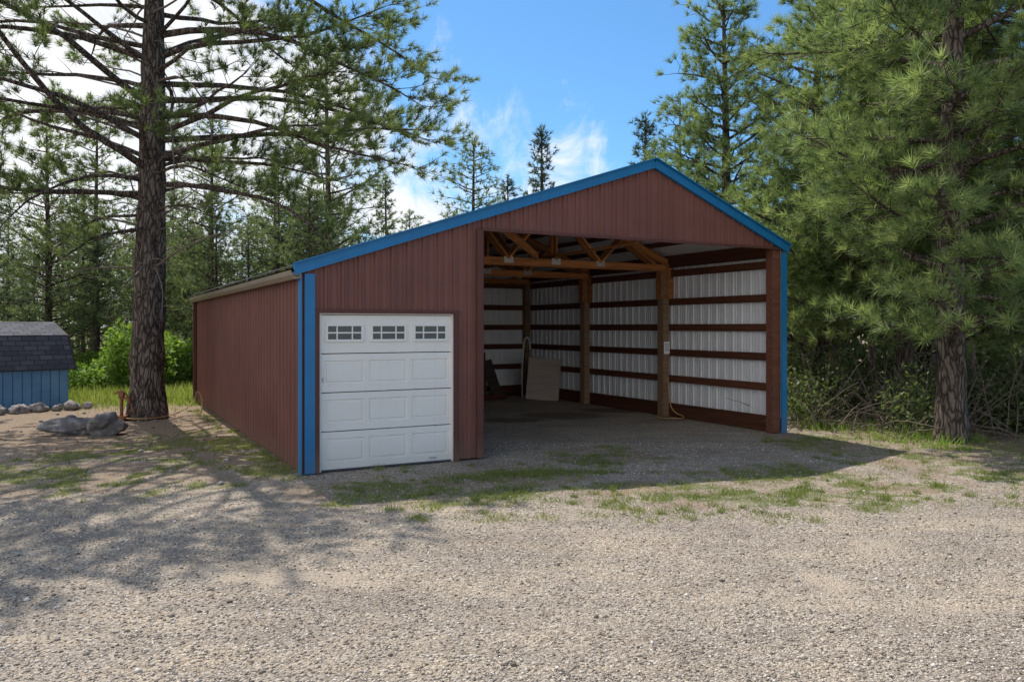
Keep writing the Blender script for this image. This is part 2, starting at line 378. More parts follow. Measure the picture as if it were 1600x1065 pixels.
for i,(a,b,c,d) in enumerate(segs):
    sheet('roof_panel_%d'%i,a,b,c,d,-.06,DL+.1,M['roof'],.016)
    sheet('roof_underside_%d'%i,a,b,c,d,-.05,DL+.09,M['roofin'],.0)
    for k in range(0,38):
        s=k*.3; beam('roof_rib',(a,s,b+.02),(c,s,d+.02),.03,.018,M['roof'],barn)
    beam('rake_trim_%d'%i,(a,-.055,b-.035+.0),(c,-.055,d-.035),.05,.14,M['blue'],barn)
    beam('rake_lip_%d'%i,(a,-.07,b+.045),(c,-.07,d+.045),.12,.016,M['blue'],barn)
    beam('rake_bead_%d'%i,(a,-.086,b-.098),(c,-.086,d-.098),.012,.02,M['blue'],barn)
box('corner_trim_front',(.065,-.040,1.29),(.13,.02,2.58),M['blue'],barn)
box('corner_trim_side',(-.040,.045,1.29),(.02,.15,2.62),M['blue'],barn)
box('right_corner_trim',(W+.0,-.042,1.60),(.12,.03,3.24),M['blue'],barn)
box('right_corner_return',(W+.045,.05,1.60),(.02,.13,3.24),M['blue'],barn)
box('jamb_corner_trim',(T1-.02,-.040,1.66),(.09,.02,3.28),M['maroon_dark'],barn)
box('jamb_corner_return',(T1+.034,.06,1.66),(.02,.2,3.28),M['maroon_dark'],barn)
box('rear_corner_trim',(-.040,DL-.05,1.3),(.02,.12,2.6),M['maroon_dark'],barn)
box('header_trim',((T1+W)/2,-.03,HZ-.005),(W-T1,.04,.04),M['maroon_dark'],barn)
box('door_trim_top',((DH0+DH1)/2,-.035,DZ+.02),(DH1-DH0+.16,.03,.05),M['maroon_dark'],barn)
box('door_trim_right',(DH1+.04,-.035,1.04),(.07,.03,2.08),M['maroon_dark'],barn)
box('door_trim_left',(DH0-.04,-.035,1.04),(.06,.03,2.08),M['maroon_dark'],barn)
box('door_jamb_left',(DH0+.01,.05,1.04),(.02,.12,2.08),M['white'],barn)
box('door_jamb_right',(DH1-.01,.05,1.04),(.02,.12,2.08),M['white'],barn)
box('door_jamb_top',((DH0+DH1)/2,.05,DZ-.01),(DH1-DH0-.04,.12,.02),M['white'],barn)
gp=[(-.02,2.62),(-.02,2.52),(-.10,2.51),(-.15,2.56),(-.16,2.62),(-.145,2.62),(-.13,2.56),(-.09,2.53),(-.04,2.535),(-.035,2.62)]
V=[];Fc=[];n=len(gp)
for s in (-.04,DL+.05):
    for (a,b) in gp: V.append((a-.025,s,b))
for i in range(n): Fc.append((i,(i+1)%n,n+(i+1)%n,n+i))
Fc.append(tuple(range(n))); Fc.append(tuple(range(2*n-1,n-1,-1)))
mesh_obj('gutter',V,Fc,M['gutter'],barn)
box('downspout',(-.07,DL-.15,1.27),(.07,.09,2.5),M['maroon_dark'],barn)
V=[];Fc=[]
def screw(x,y,z,nx_,ny_):
    k=len(V); r=.007
    tx,ty=-ny_,nx_
    for (a,b) in ((-r,-r),(r,-r),(r,r),(-r,r)): V.append((x+tx*a+nx_*.004,y+ty*a+ny_*.004,z+b))
    Fc.append((k,k+1,k+2,k+3))
for zz in (.3,.9,1.5,2.1,2.5):
    for k in range(0,11):
        x=k*.2286+.09
        if x<T1-.1 and not (DH0-.1<x<DH1+.1 and zz<DZ+.1): screw(x,0,zz,0,-1)
    for k in range(0,49): screw(0,k*.2286+.09,zz,-1,0)
for k in range(11,37): screw(k*.2286+.09,0,3.42,0,-1)
mesh_obj('siding_screws',V,Fc,M['maroon_dark'],barn)
import bmesh
door=empty('garage_door',(DH0+.02,.03,0),0,barn)
dw=DH1-DH0-.04; sh=(DZ-.03)/4
for k in range(4):
    bm=bmesh.new()
    mg=.05; gp_=.07; pw=(dw-2*mg-2*gp_)/3
    xs_=[0,mg,mg+pw,mg+pw+gp_,mg+2*pw+gp_,mg+2*pw+2*gp_,dw-mg,dw]
    zs_=[0,.10,sh-.10,sh-.012]
    g=[[bm.verts.new((x,0,z)) for x in xs_] for z in zs_]
    pf=[]
    for j in range(3):
        for i in range(7):
            f=bm.faces.new((g[j][i],g[j][i+1],g[j+1][i+1],g[j+1][i]))
            if j==1 and i in (1,3,5): pf.append(f)
    edge=[e for e in bm.edges if len(e.link_faces)==1]
    r=bmesh.ops.extrude_edge_only(bm,edges=edge)
    for v in [e for e in r['geom'] if isinstance(e,bmesh.types.BMVert)]: v.co.y+=.04
    if k<3:
        bmesh.ops.inset_individual(bm,faces=pf,thickness=.012,depth=-.018)
        bmesh.ops.inset_individual(bm,faces=pf,thickness=.03,depth=.0)
        bmesh.ops.inset_individual(bm,faces=pf,thickness=.012,depth=.015)
    me=bpy.data.meshes.new('door_section'); bm.to_mesh(me); bm.free(); me.materials.append(M['white'])
    o=link(bpy.data.objects.new('section_%d'%(k+1),me),door); o.location=(0,0,.012+k*sh)
    if k==3:
        for i in range(3):
            x0=mg+i*(pw+gp_); z0=k*sh+.14; hh2=.24
            cx=x0+pw/2; cz=z0+hh2/2+.02; ww=pw-.02
            box('window_glass',(cx,-.004,cz),(ww-.05,.012,hh2-.06),M['glass'],door)
            for zz in (cz-hh2/2+.015,cz+hh2/2-.015): box('window_frame',(cx,-.012,zz),(ww,.03,.035),M['white'],door,bevel=.006)
            for q in (cx-ww/2+.017,cx+ww/2-.017): box('window_frame',(q,-.012,cz),(.035,.029,hh2-.06),M['white'],door)
            box('muntin',(cx,-.014,cz),(ww-.07,.018,.018),M['white'],door)
            for q in (-.22,.22): box('muntin',(cx+q*(ww-.05),-.015,cz),(.016,.018,hh2-.065),M['white'],door)
box('bottom_seal',(dw/2,.02,.012),(dw,.05,.022),M['ink'],door)
box('lift_handle',(dw*.85,-.01,.07),(.1,.02,.02),M['galv'],door)
box('lift_handle',(.03,-.01,1.2),(.02,.02,.06),M['galv'],door)
for i,s in enumerate((.10,3.10,6.12,D-.12)):
    if i==0: box('front_post',(W-.14,s-.02,1.64),(.19,.16,3.28),M['darkpost'],barn)
    else: box('wall_post_%d'%i,(W-.20,s,1.62),(.15,.19,3.24),M['post'],barn,rot=(0,0,0))
    if 0<i<3: 
        box('post_splice',(W-.30,s,2.86),(.045,.18,.75),M['truss'],barn)
        box('post_splice',(W-.10,s-.115,2.86),(.17,.04,.75),M['truss'],barn)
for z in (.80,1.35,1.88,2.42,3.02):
    beam('girt',(W-.085,.18,z),(W-.085,D-.03,z),.04,.14,M['girt'],barn,)
    beam('rear_girt',(T1+.05,D-.085,z),(W-.28,D-.085,z),.04,.14,M['girt'],barn)
beam('skirt_board',(W-.09,.18,.14),(W-.09,D-.03,.14),.05,.28,M['girt'],barn)
beam('rear_skirt_board',(T1+.05,D-.09,.14),(W-.28,D-.09,.14),.05,.28,M['girt'],barn)
box('rear_post',(5.4,D-.2,1.65),(.15,.15,3.3),M['post'],barn)
box('jamb_post',(T1-.06,.11,1.62),(.14,.14,3.2),M['darkpost'],barn)
beam('header_beam',(T1+.05,.09,3.42),(W-.26,.09,3.42),.05,.22,M['truss'],barn)
beam('eave_beam',(W-.13,.2,3.22),(W-.13,D-.05,3.22),.05,.16,M['girt'],barn)
for s in (3.02,3.18,6.04,6.20,D-.2):
    e=3.14
    beam('truss_bottom_chord',(T1+.06,s,e),(W-.12,s,e),.045,.14,M['truss'],barn)
    beam('truss_top_chord',(T1+.06,s,ZT-.16),(TR,s,4.40),.045,.14,M['truss'],barn)
    beam('truss_top_chord',(TR,s,4.40),(W-.1,s,3.22),.045,.14,M['truss'],barn)
    for (a,za,b,zb_) in ((TR,e+.06,TR,4.34),(TR-1.05,e+.06,TR-.05,4.28),(TR+1.05,e+.06,TR+.05,4.28),(TR-1.05,e+.06,TR-1.6,3.83),(TR+1.05,e+.06,TR+1.6,3.70),(T1+.25,e+.06,TR-1.6,3.83),(W-.5,e+.06,TR+1.6,3.70)):
        beam('truss_web',(a,s+.0,za),(b,s+.0,zb_),.043,.09,M['truss'],barn,up=(0,1,0))
    for a in (TR-1.05,TR,TR+1.05):
        box('gusset_plate',(a,s-.026,e+.03),(.20,.006,.12),M['galv'],barn)
for (ta,za,tb,zb_) in ((T1,ZT,TR,4.57),(TR,4.57,W,3.36)):
    for q in np.linspace(.04,.96,6):
        a=ta+(tb-ta)*q; z=za+(zb_-za)*q-.06
        beam('purlin',(a,.05,z),(a,D-.03,z),.04,.09,M['girt'],barn)
beam('diagonal_brace',(T1+.4,.35,3.50),(5.2,2.98,3.25),.04,.14,M['truss'],barn)
beam('diagonal_brace',(5.2,3.3,3.25),(W-.4,6.0,3.25),.04,.14,M['truss'],barn)
beam('lateral_brace',(TR,.4,3.30),(TR,D-.2,3.25),.09,.04,M['truss'],barn)
sign=empty('notice_sheet',(W-.19,2.93,1.45),0,barn)
box('sheet',(0,.062,0),(.15,.004,.26),M['paper'],sign)
for i in range(5): box('text_line',(0,.057,.085-.035*i),(.10 if i else .12,.002,.010),M['ink'],sign)
box('outlet_box',(T1+.08,.32,1.95),(.08,.12,.14),M['galv'],barn)
def loc(t,s,z=0): return (-2.685+.8816*t-.472*s,10.26+.472*t+.8816*s,z)
ply=box('plywood_sheet',loc(8.02,7.55,.53),(.85,.02,1.12),M['ply'],rot=(math.radians(-16),math.radians(5),ang-.5))
bd=empty('leaning_board',loc(7.05,8.5,0),ang)
box('wide_board',(0,.1,.5),(.30,.03,1.05),M['board'],bd,rot=(math.radians(-14),math.radians(-14),0))
box('narrow_board',(-.2,.2,.62),(.12,.04,1.2),M['girt'],bd,rot=(math.radians(-12),math.radians(4),0))
p=loc(7.75,8.2); curve('bent_pipe',[(p[0],p[1],0),(p[0]-.02,p[1],.7),(p[0]+.02,p[1],1.25),(p[0]+.06,p[1],1.62),(p[0]+.2,p[1],1.60),(p[0]+.21,p[1],1.3)],.024,M['pipe'])
hp=loc(8.2,2.95); 
curve('air_hose',[(hp[0]+.12,hp[1]-.05,.85),(hp[0]+.13,hp[1]-.06,.4),(hp[0]+.2,hp[1]-.15,.12),(hp[0]+.45,hp[1]-.3,.03),(hp[0]+.25,hp[1]-.6,.03),(hp[0]-.2,hp[1]-.4,.03),(hp[0]-.1,hp[1]-.1,.03)],.012,M['hose'])
sl=empty('scrap_lumber',loc(6.6,8.1),ang+.15)
box('timber_1',(0,0,.07),(1.4,.14,.13),M['girt'],sl,rot=(0,.0,.1)); box('timber_2',(.1,.22,.06),(1.1,.12,.11),M['board'],sl,rot=(0,0,-.12)); box('timber_3',(-.1,.1,.17),(.9,.10,.08),M['board'],sl,rot=(0,.03,.4))

# ---------------------------------------------------------------- shed
th=math.radians(50)
shed=empty('blue_shed',(-10.55,18.9,0),0)
d=Vector((-math.sin(th),math.cos(th),0)); u=Vector((-math.cos(th),-math.sin(th),0))
shed.matrix_world=Matrix(((u.x,d.x,0,-10.55),(u.y,d.y,0,18.9),(0,0,1,0),(0,0,0,1)))
def swall(nm,V,Fc,mat): return mesh_obj(nm,V,Fc,mat,shed)
prof=[(0,0),(0,.97),(.42,1.66),(1.25,1.95),(2.08,1.66),(2.5,.97),(2.5,0)]
swall('front_wall',[(0,0,0),(3.2,0,0),(3.2,0,1.0),(0,0,1.0)],[(0,1,2,3)],M['shed'])
swall('back_wall',[(0,2.5,0),(3.2,2.5,0),(3.2,2.5,1.0),(0,2.5,1.0)],[(0,1,2,3)],M['shed'])
for x in (0,3.2): swall('gable_wall',[(x,a,b) for a,b in prof],[tuple(range(7))],M['shed'])
rp=[(-.10,.90),(.40,1.70),(1.25,2.02),(2.10,1.70),(2.6,.90)]
V=[];Fc=[];uv=[];acc=0
for i in range(4):
    a=rp[i];b=rp[i+1];L=math.hypot(b[0]-a[0],b[1]-a[1]); k=len(V)
    V+=[(-.12,a[0],a[1]),(3.35,a[0],a[1]),(3.35,b[0],b[1]),(-.12,b[0],b[1])]; Fc.append((k,k+1,k+2,k+3)); uv+=[(0,acc),(3.4,acc),(3.4,acc+L),(0,acc+L)]; acc+=L
o=swall('shingle_roof',V,Fc,M['shingle']); ul=o.data.uv_layers.new(name='UVMap')
for i,q in enumerate(uv): ul.data[i].uv=q
so=o.modifiers.new('s','SOLIDIFY'); so.thickness=.03
for i in range(4):
    a=rp[i];b=rp[i+1]; beam('roof_edge',(-.13,a[0],a[1]-.03),(-.13,b[0],b[1]-.03),.03,.06,M['board'],shed,up=(1,0,0))

from mathutils import noise as mn
def rocks(name,cs,ss_,mat,seed=1,sub=3,rough=.25):
    bm=bmesh.new(); rr=random.Random(seed)
    for c_,s_ in zip(cs,ss_):
        r=bmesh.ops.create_icosphere(bm,subdivisions=sub,radius=1)
        off=Vector((rr.random()*50,rr.random()*50,rr.random()*50)); a=rr.random()*6.28
        for v in r['verts']:
            n_=mn.noise(v.co*1.3+off)*rough*2+mn.noise(v.co*4+off)*rough*.5
            q=v.co*(1+n_); q=Vector((q.x*s_[0],q.y*s_[1],q.z*s_[2])); q=Matrix.Rotation(a if len(s_)<4 else s_[3],3,'Z')@q
            v.co=q+Vector(c_)
    me=bpy.data.meshes.new(name); bm.to_mesh(me); bm.free(); me.materials.append(mat)
    for p_ in me.polygons: p_.use_smooth=True
    return link(bpy.data.objects.new(name,me))
cs=[];ss_=[];rr=random.Random(4)
P0=Vector((-10.1,18.75,0)); 
for i in range(16):
    r_=rr.uniform(.09,.16); p_=P0+u*(i*.23)+Vector((.25,-.2,0)); cs.append((p_.x+rr.uniform(-.05,.05),p_.y+rr.uniform(-.06,.06),r_*.55)); ss_.append((r_,r_*.8,r_*.75))
rocks('stone_border',cs,ss_,M['rock2'],3)
rocks('boulder',[(-7.75,14.35,.08),(-7.25,14.2,.14),(-8.1,14.5,.08)],[(.55,.2,.17,.25),(.30,.2,.22,.5),(.26,.2,.17,.1)],M['rock'],8,4,.36)
cs=[];ss_=[]
for i in range(110):
    yv=rr.uniform(9.5,18); xv=rr.uniform(-10,-3.2)
    if xv>-2.685-.472*((yv-10.26)/.88)-.3: continue
    r_=rr.uniform(.015,.05); cs.append((xv,yv,r_*.3+float(hgt(np.array([xv]),np.array([yv]))[0]))); ss_.append((r_,r_*.8,r_*.6))
rocks('scattered_stones',cs,ss_,M['rock2'],5,2)
rc=random.Random(12)
cs=[];ss_=[]
for i in range(110):
    a=rc.uniform(0,6.28); r_=abs(rc.gauss(0,2.8)); xv=-6.2+r_*math.cos(a); yv=13.6+r_*math.sin(a)
    if xv>-2.685-.472*((yv-10.26)/.88)-.2: continue
    q=rc.uniform(.012,.024); cs.append((xv,yv,q*.3+float(hgt(np.array([xv]),np.array([yv]))[0]))); ss_.append((q*1.5,q*.8,q*.6))
rocks('pine_cones',cs,ss_,M['post'],6,1)
hx,hy=px2g(190,655); pump=empty('rusty_hand_pump',(hx,hy,0))
curve('standpipe',[(0,0,0),(0,0,.25),(0,0,.5)],.035,M['rust'],pump)
curve('spout',[(0,0,.42),(.1,-.02,.45),(.17,-.03,.40),(.18,-.03,.34)],.026,M['rust'],pump)
curve('handle',[(-.14,0,.52),(-.03,0,.6),(.08,0,.55),(.2,0,.33),(.26,0,.12)],.018,M['rust'],pump)
box('pump_head',(0,0,.5),(.10,.09,.12),M['rust'],pump,bevel=.01)
box('base_block',(0,0,.04),(.2,.2,.08),M['rust'],pump,bevel=.01)
curve('garden_hose',[(hx+.05,hy,.03),(hx+.5,hy-.3,.03),(hx+.9,hy+.4,.03),(hx+1.15,hy+.9,.25),(hx+1.1,hy+1.1,.55),(hx+1.25,hy+1.1,.3),(hx+1.3,hy+.8,.03)],.011,M['hose'])

# ---------------------------------------------------------------- trees
class Tubes:
    def __init__(s): s.V=[];s.F=[];s.n=0
    def tube(s,pts,rad,k):
        pts=np.asarray(pts,float); n=len(pts)
        tg=np.gradient(pts,axis=0); tg/=np.linalg.norm(tg,axis=1)[:,None]+1e-9
        ref=np.array([0,0,1.]) if abs(tg[0,2])<.8 else np.array([1.,0,0])
        a=np.cross(tg,ref); a/=np.linalg.norm(a,axis=1)[:,None]+1e-9; b=np.cross(tg,a)
        an=np.arange(k)/k*2*np.pi
        rad=np.asarray(rad,float)
        if rad.ndim==1: rad=np.repeat(rad[:,None],k,1)
        ring=pts[:,None]+rad[:,:,None]*(np.cos(an)[None,:,None]*a[:,None]+np.sin(an)[None,:,None]*b[:,None])
        s.V.append(ring.reshape(-1,3)); i=np.arange(n-1)[:,None]*k+np.arange(k)[None]; j=np.arange(n-1)[:,None]*k+(np.arange(k)[None]+1)%k
        s.F.append(np.stack([i,j,j+k,i+k],-1).reshape(-1,4)+s.n); s.n+=n*k
    def mesh(s,name,mat):
        m=tri_mesh(name,np.concatenate(s.V),mat,faces=np.concatenate(s.F))
        m.polygons.foreach_set('use_smooth',np.ones(len(m.polygons),dtype=bool)); return m
def needles(name,C,Dr,K,L,w,mat,seed,spread=.9,axis_len=.12):
    R=np.random.RandomState(seed); C=np.asarray(C); Dr=np.asarray(Dr); N=len(C)
    r=R.randn(N,K,3); r/=np.linalg.norm(r,axis=2)[:,:,None]
    dd=Dr[:,None]*1.0+r*spread; dd[:,:,2]+=.12; dd/=np.linalg.norm(dd,axis=2)[:,:,None]
    base=C[:,None]+Dr[:,None]*(R.rand(N,K,1)-.5)*axis_len
    ln=L*(.7+.5*R.rand(N,K,1)); sd=np.cross(dd,R.randn(N,K,3)); sd/=np.linalg.norm(sd,axis=2)[:,:,None]+1e-9
    tip=base+dd*ln; 
    V=np.stack([base-sd*w/2,base+sd*w/2,tip+0*sd],2).reshape(-1,3)
    ti=.5*R.rand(N)+.5*fbm(C[:,0]*.9+C[:,2]*.7,C[:,1]*.9-C[:,2]*.8,2)-.05
    ti=np.clip(np.repeat(ti,K*3)+np.repeat(R.rand(N*K)-.5,3)*.25,0,1)
    return tri_mesh(name,V,mat,tint=ti)
def pine(seed,Ht,r0,branches,tuft,K,needL,needW,mat,barkm,subn=10,lean=(0,0),latt=.12,name='pine',ff=.3,sublen=.36,detail=True,spread=.9,top=True,wob=.10,thick=1.0):
    rg=random.Random(seed); T=Tubes(); C=[];Dd=[]
    nr=60 if detail else 14; k=20 if detail else 7
    zz=np.linspace(-.15,Ht,nr); zp=zz.clip(0); rr_=r0*(1-zp/Ht)**.8*.92+.02; rr_[zz<.8]*=1+.35*((.8-zz[zz<.8])/.95)**2
    lx=lean[0]*(zp/Ht)**1.3+.06*np.sin(zz*.5+seed)*(zp/Ht); ly=lean[1]*(zp/Ht)
    R=np.random.RandomState(seed)
    rad=rr_[:,None]*(1+(.05 if detail else .02)*R.randn(nr,k))
    pts=np.stack([lx,ly,zz],-1); T.tube(pts,rad,k)
    for (z,az,L,el,cv) in branches:
        p=np.array([np.interp(z,zz,lx),np.interp(z,zz,ly),z]); n=9; e=el;a=az; P=[p]; st=L/(n-1)
        for i in range(n-1):
            e+=cv/(n-1)+rg.uniform(-wob,wob); a+=rg.uniform(-wob,wob)*1.4
            p=p+st*np.array([math.cos(a)*math.cos(e),math.sin(a)*math.cos(e),math.sin(e)]); P.append(p)
        P=np.array(P); br=min((.016+.013*L)*thick,float(np.interp(z,zz,rr_))*.6)
        T.tube(P,br*(1-np.linspace(0,1,n))**.8+.006,6 if detail else 3)
        ns=max(3,int(subn*(L/3)**.8))
        for q in range(ns+1):
            f=ff+(1-ff)*q/ns; f=min(1,f+rg.uniform(-.03,.03)); idx=f*(n-1); i=min(int(idx),n-2)
            b=P[i]+(P[i+1]-P[i])*(idx-i); tg=P[i+1]-P[i]; ta=math.atan2(tg[1],tg[0])
            if q==ns: a2=ta;
            else: a2=ta+rg.choice((-1,1))*rg.uniform(.4,1.15)
            L2=(L*sublen*(1.15-.75*f)+.15)*rg.uniform(.6,1.25); e2=rg.uniform(-.3,.55)
            m_=5; PP=[b]; s2=L2/(m_-1); pp=b
            for j in range(m_-1):
                e2+=rg.uniform(-.12,.2); a2+=rg.uniform(-.2,.2)
                dv=np.array([math.cos(a2)*math.cos(e2),math.sin(a2)*math.cos(e2),math.sin(e2)]); pp=pp+s2*dv; PP.append(pp)
            PP=np.array(PP); T.tube(PP,np.linspace(.010 if detail else .02,.004,m_),3)
            nt=max(2,int(L2/tuft))
            for j in range(nt):
                g=.25+.75*(j+1)/nt; ii=g*(m_-1)-1e-6; i2=int(ii); c0=PP[i2]+(PP[i2+1]-PP[i2])*(ii-i2)
                off=np.array([rg.gauss(0,1),rg.gauss(0,1),rg.gauss(0,.7)])*latt*(1 if j<nt-1 else .2)
                tt=PP[i2+1]-PP[i2]; tt=tt/np.linalg.norm(tt)+off*2.0+np.array([0,0,.35]); tt/=np.linalg.norm(tt)
                C.append(c0+off); Dd.append(tt)
    if top:
        for i in range(12): C.append(pts[-1]+np.array([rg.gauss(0,.08),rg.gauss(0,.08),-.12*i*.8])); Dd.append(np.array([rg.gauss(0,.4),rg.gauss(0,.4),.9]))
    return T.mesh(name+'_wood',barkm),needles(name+'_needles',C,Dd,K,needL,needW,mat,seed+1,spread)
def place(name,meshes,loc,rz=0,s=1,parent=None):
    e=empty(name,loc,rz,parent); e.scale=(s,s,s)
    for m_,nm in zip(meshes,('trunk_and_limbs','needles')): link(bpy.data.objects.new(nm,m_),e)
    return e
def rbranches(seed,z0,z1,n,Lf,el=(0,.35),cv=(-.2,.4),prob=None):
    r=random.Random(seed); B=[]; a=r.random()*6.28
    for i in range(n):
        z=z0+(z1-z0)*(i+r.random()*.8)/n; a+=2.4+r.uniform(-.5,.5)
        B.append((z,a,Lf((z-z0)/(z1-z0))*r.uniform(.6,1.15),r.uniform(*el),r.uniform(*cv)))
    return B
B=[(8.0,.05,6.3,.3,-.35),(7.5,-.35,5.2,.3,-.2),(6.3,.12,5.8,.15,-.15),(5.9,-.2,5.0,.25,-.3),(5.2,.0,3.0,.35,-.6),(4.6,.3,2.2,.5,-.8),(5.4,.4,4.4,.1,-.2),(7.0,.5,5.5,.25,-.3),(8.8,-.1,6.4,.3,-.4),(5.0,-.6,2.6,.4,-.9),
   (4.5,3.3,3.4,.2,-.5),(5.4,3.0,4.6,.3,-.5),(6.5,2.8,5.0,.35,-.4),(6.2,3.6,4.6,.3,-.5),(7.5,3.3,5.4,.35,-.4),(8.2,2.7,5.2,.3,-.3),(4.2,2.7,2.6,.3,-.8),(4.9,4.2,3.4,.2,-.6),(5.3,5.0,3.0,.3,-.5),(3.9,3.9,2.4,.1,-.8),(4.3,5.6,1.8,.2,-.7),(4.0,4.6,1.5,.0,-.8)]
B+=rbranches(21,4.6,14.8,60,lambda f:5.0*(1-f)**.42+.9,(.0,.5),(-.6,.1))
tm=pine(31,15.6,.36,B,.135,34,.18,.0135,M['needle'],M['bark'],subn=10,lean=(.35,0),latt=.08,name='ponderosa',ff=.45,sublen=.33,wob=.17,thick=.7,spread=1.05)
place('ponderosa_pine_tree',tm,(-7.66,16.7,0))
T=Tubes(); rg=random.Random(9)
for i in range(48):
    z=rg.uniform(2.8,8.8);a=rg.uniform(0,6.28);L=rg.uniform(.8,3.4);p=np.array([.05,0,z]);e=rg.uniform(-.1,.6);P=[p];cv=rg.uniform(-.25,.05)
    for j in range(8):
        e+=cv+rg.uniform(-.15,.15);a+=rg.uniform(-.2,.2);p=p+L/8*np.array([math.cos(a)*math.cos(e),math.sin(a)*math.cos(e),math.sin(e)]);P.append(p)
        if j>2 and rg.random()<.7:
            a3=a+rg.choice((-1,1))*rg.uniform(.5,1.2); q=p+L*.2*np.array([math.cos(a3),math.sin(a3),rg.uniform(-.4,.4)]); T.tube([p,(p+q)/2+np.array([0,0,.02]),q],[.009,.006,.003],3)
    T.tube(P,np.linspace(.010+.006*L,.004,9),5)
link(bpy.data.objects.new('dead_limbs',T.mesh('dead_limbs',M['twig'])),bpy.data.objects['ponderosa_pine_tree'])

B=rbranches(41,1.6,13.6,100,lambda f:min(1.9+4.2*f,3.1*(1-f)**.55+.5),(-.1,.35),(-.2,.5))
tR=pine(42,14,.24,B,.20,42,.23,.0135,M['needle_lush'],M['bark'],subn=15,latt=.11,name='right_pine',ff=.25,sublen=.42,spread=1.05)
place('pine_tree',tR,(7.35,13.3,0))
B=rbranches(51,1.2,11.6,92,lambda f:2.9*(1-f)**.6+.4,(0,.45),(-.1,.6))
tR2=pine(52,12,.2,B,.21,34,.24,.0165,M['needle_lush'],M['bark'],subn=14,latt=.12,name='right_pine_b',ff=.2,sublen=.42,spread=1.05)
place('pine_tree',tR2,(7.3,19.0,0),.5,.90)
place('pine_tree',tR2,(8.3,16.8,0),2.2,1.0)
place('pine_tree',tR,(10.1,15.3,0),1.7,.95)
place('pine_tree',tR2,(10.2,19.5,0),4.0,1.2)
place('pine_tree',tR2,(6.3,23.5,0),3.4,1.0)

def fvar(seed,Hh,cr,z0,n,mat,K=10,nl=.34,nw=.038,fir=False):
    if fir: B=rbranches(seed,z0,Hh-.3,n,lambda f:cr*(1-f)**.9+.15,(-.1,.25),(-.3,.2))
    else: B=rbranches(seed,z0,Hh-.3,n,lambda f:cr*(1-f)**.55*(.6+.6*math.sin(min(1,f*3+.3)*1.57))+.35,(0,.5),(-.2,.5))
    return pine(seed+1,Hh,.17,B,.26,K,nl,nw,mat,M['bark_far'],subn=7,latt=.18,name='forest_tree',ff=.2,sublen=.45,detail=False,spread=1.0)
fv=[fvar(61,13,2.5,2.5,60,M['needle_far']),fvar(63,12,2.1,3.5,54,M['needle_far']),fvar(65,11,2.3,1.0,62,M['needle_far']),fvar(67,13.5,2.2,4.0,52,M['needle_far'])]
ff_=[fvar(71,12,1.5,.8,74,M['fir'],K=12,nl=.26,fir=True),fvar(73,12,1.8,1.5,62,M['fir'],K=11,nl=.28,fir=True)]
def tp(px,topy,Z,meshes,name,Hm,rz=0):
    Ht=1.9+(510-topy)*Z/F; return place(name,meshes,((px-800)/F*Z,Z,0),rz,Ht/Hm)
tp(845,198,37,ff_[0],'fir_tree',12); tp(740,215,36,fv[1],'pine_tree',12,1); tp(793,275,40,ff_[1],'fir_tree',12,2)
tp(1007,178,36,ff_[1],'fir_tree',12,3); tp(1063,150,36,fv[3],'pine_tree',13.5,1); tp(1100,215,40,ff_[1],'fir_tree',12,4)
tp(700,330,42,fv[2],'pine_tree',11,2); tp(603,275,42,ff_[1],'fir_tree',12,.6); tp(512,55,31,fv[0],'pine_tree',13,.3)
tp(640,330,45,fv[1],'pine_tree',12,5); tp(950,320,48,fv[1],'pine_tree',12,2.5)
forest=empty('distant_forest')
rg=random.Random(77); allv=[(m_,h_) for m_,h_ in zip(fv,(13,12,11,13.5))]+[(m_,12) for m_ in ff_]
def ftree(x,y,h):
    m_,h_=rg.choice(allv[:4] if rg.random()<.92 else allv[4:])
    place('tree',m_,(x,y,0),rg.random()*6.28,h/h_,forest)
for i in range(40):
    Z=rg.uniform(26,40); px=rg.uniform(-330,520)
    ftree((px-800)/F*Z,Z,1.9+(510-rg.uniform(270,380))*Z/F)
for i in range(5):
    px,Z=[(75,27),(330,29),(430,33),(-60,24),(150,32)][i]; ftree((px-800)/F*Z,Z,1.9+(510-[200,180,230,100,160][i])*Z/F)
for i in range(64):
    Z=rg.uniform(42,75); px=rg.uniform(-500,2100); 
    ftree((px-800)/F*Z,Z,1.9+(510-rg.uniform(340,410))*Z/F)
for i in range(26):
    Z=rg.uniform(22,38); px=rg.uniform(1240,2000)
    ftree((px-800)/F*Z,Z,rg.uniform(8,11))
def foliage(name,clumps,n,size,mat,seed):
    R=np.random.RandomState(seed); Vs=[];Ts=[]
    for (c,r) in clumps:
        k=int(n*r[0]*r[2]); dd=R.randn(k,3); dd/=np.linalg.norm(dd,axis=1)[:,None]; rad=(R.rand(k)**.45)
        lob=.65+.7*fbm(dd[:,0]*2.2+c[0]*3+5,dd[:,1]*2.2+dd[:,2]*2+c[1]*3,3)
        p=np.array(c)+dd*rad[:,None]*lob[:,None]*np.array(r); p[:,2]=np.abs(p[:,2])
        a=R.randn(k,3);a/=np.linalg.norm(a,axis=1)[:,None];b=np.cross(a,R.randn(k,3));b/=np.linalg.norm(b,axis=1)[:,None]
        s=size*(.6+.8*R.rand(k,1))
        Vs.append(np.stack([p-a*s,p+b*s*.5,p+a*s,p-a*s,p+a*s,p-b*s*.5],1).reshape(-1,3))
        Ts.append(np.repeat(np.clip(R.rand(k)*.6+.4*fbm(p[:,0]*3,p[:,2]*3,2)+.15*(rad-.6),0,1),6))
    return link(bpy.data.objects.new(name,tri_mesh(name,np.concatenate(Vs),mat,tint=np.concatenate(Ts))))
def g3(px,Z,z): return ((px-800)/F*Z,Z,z)
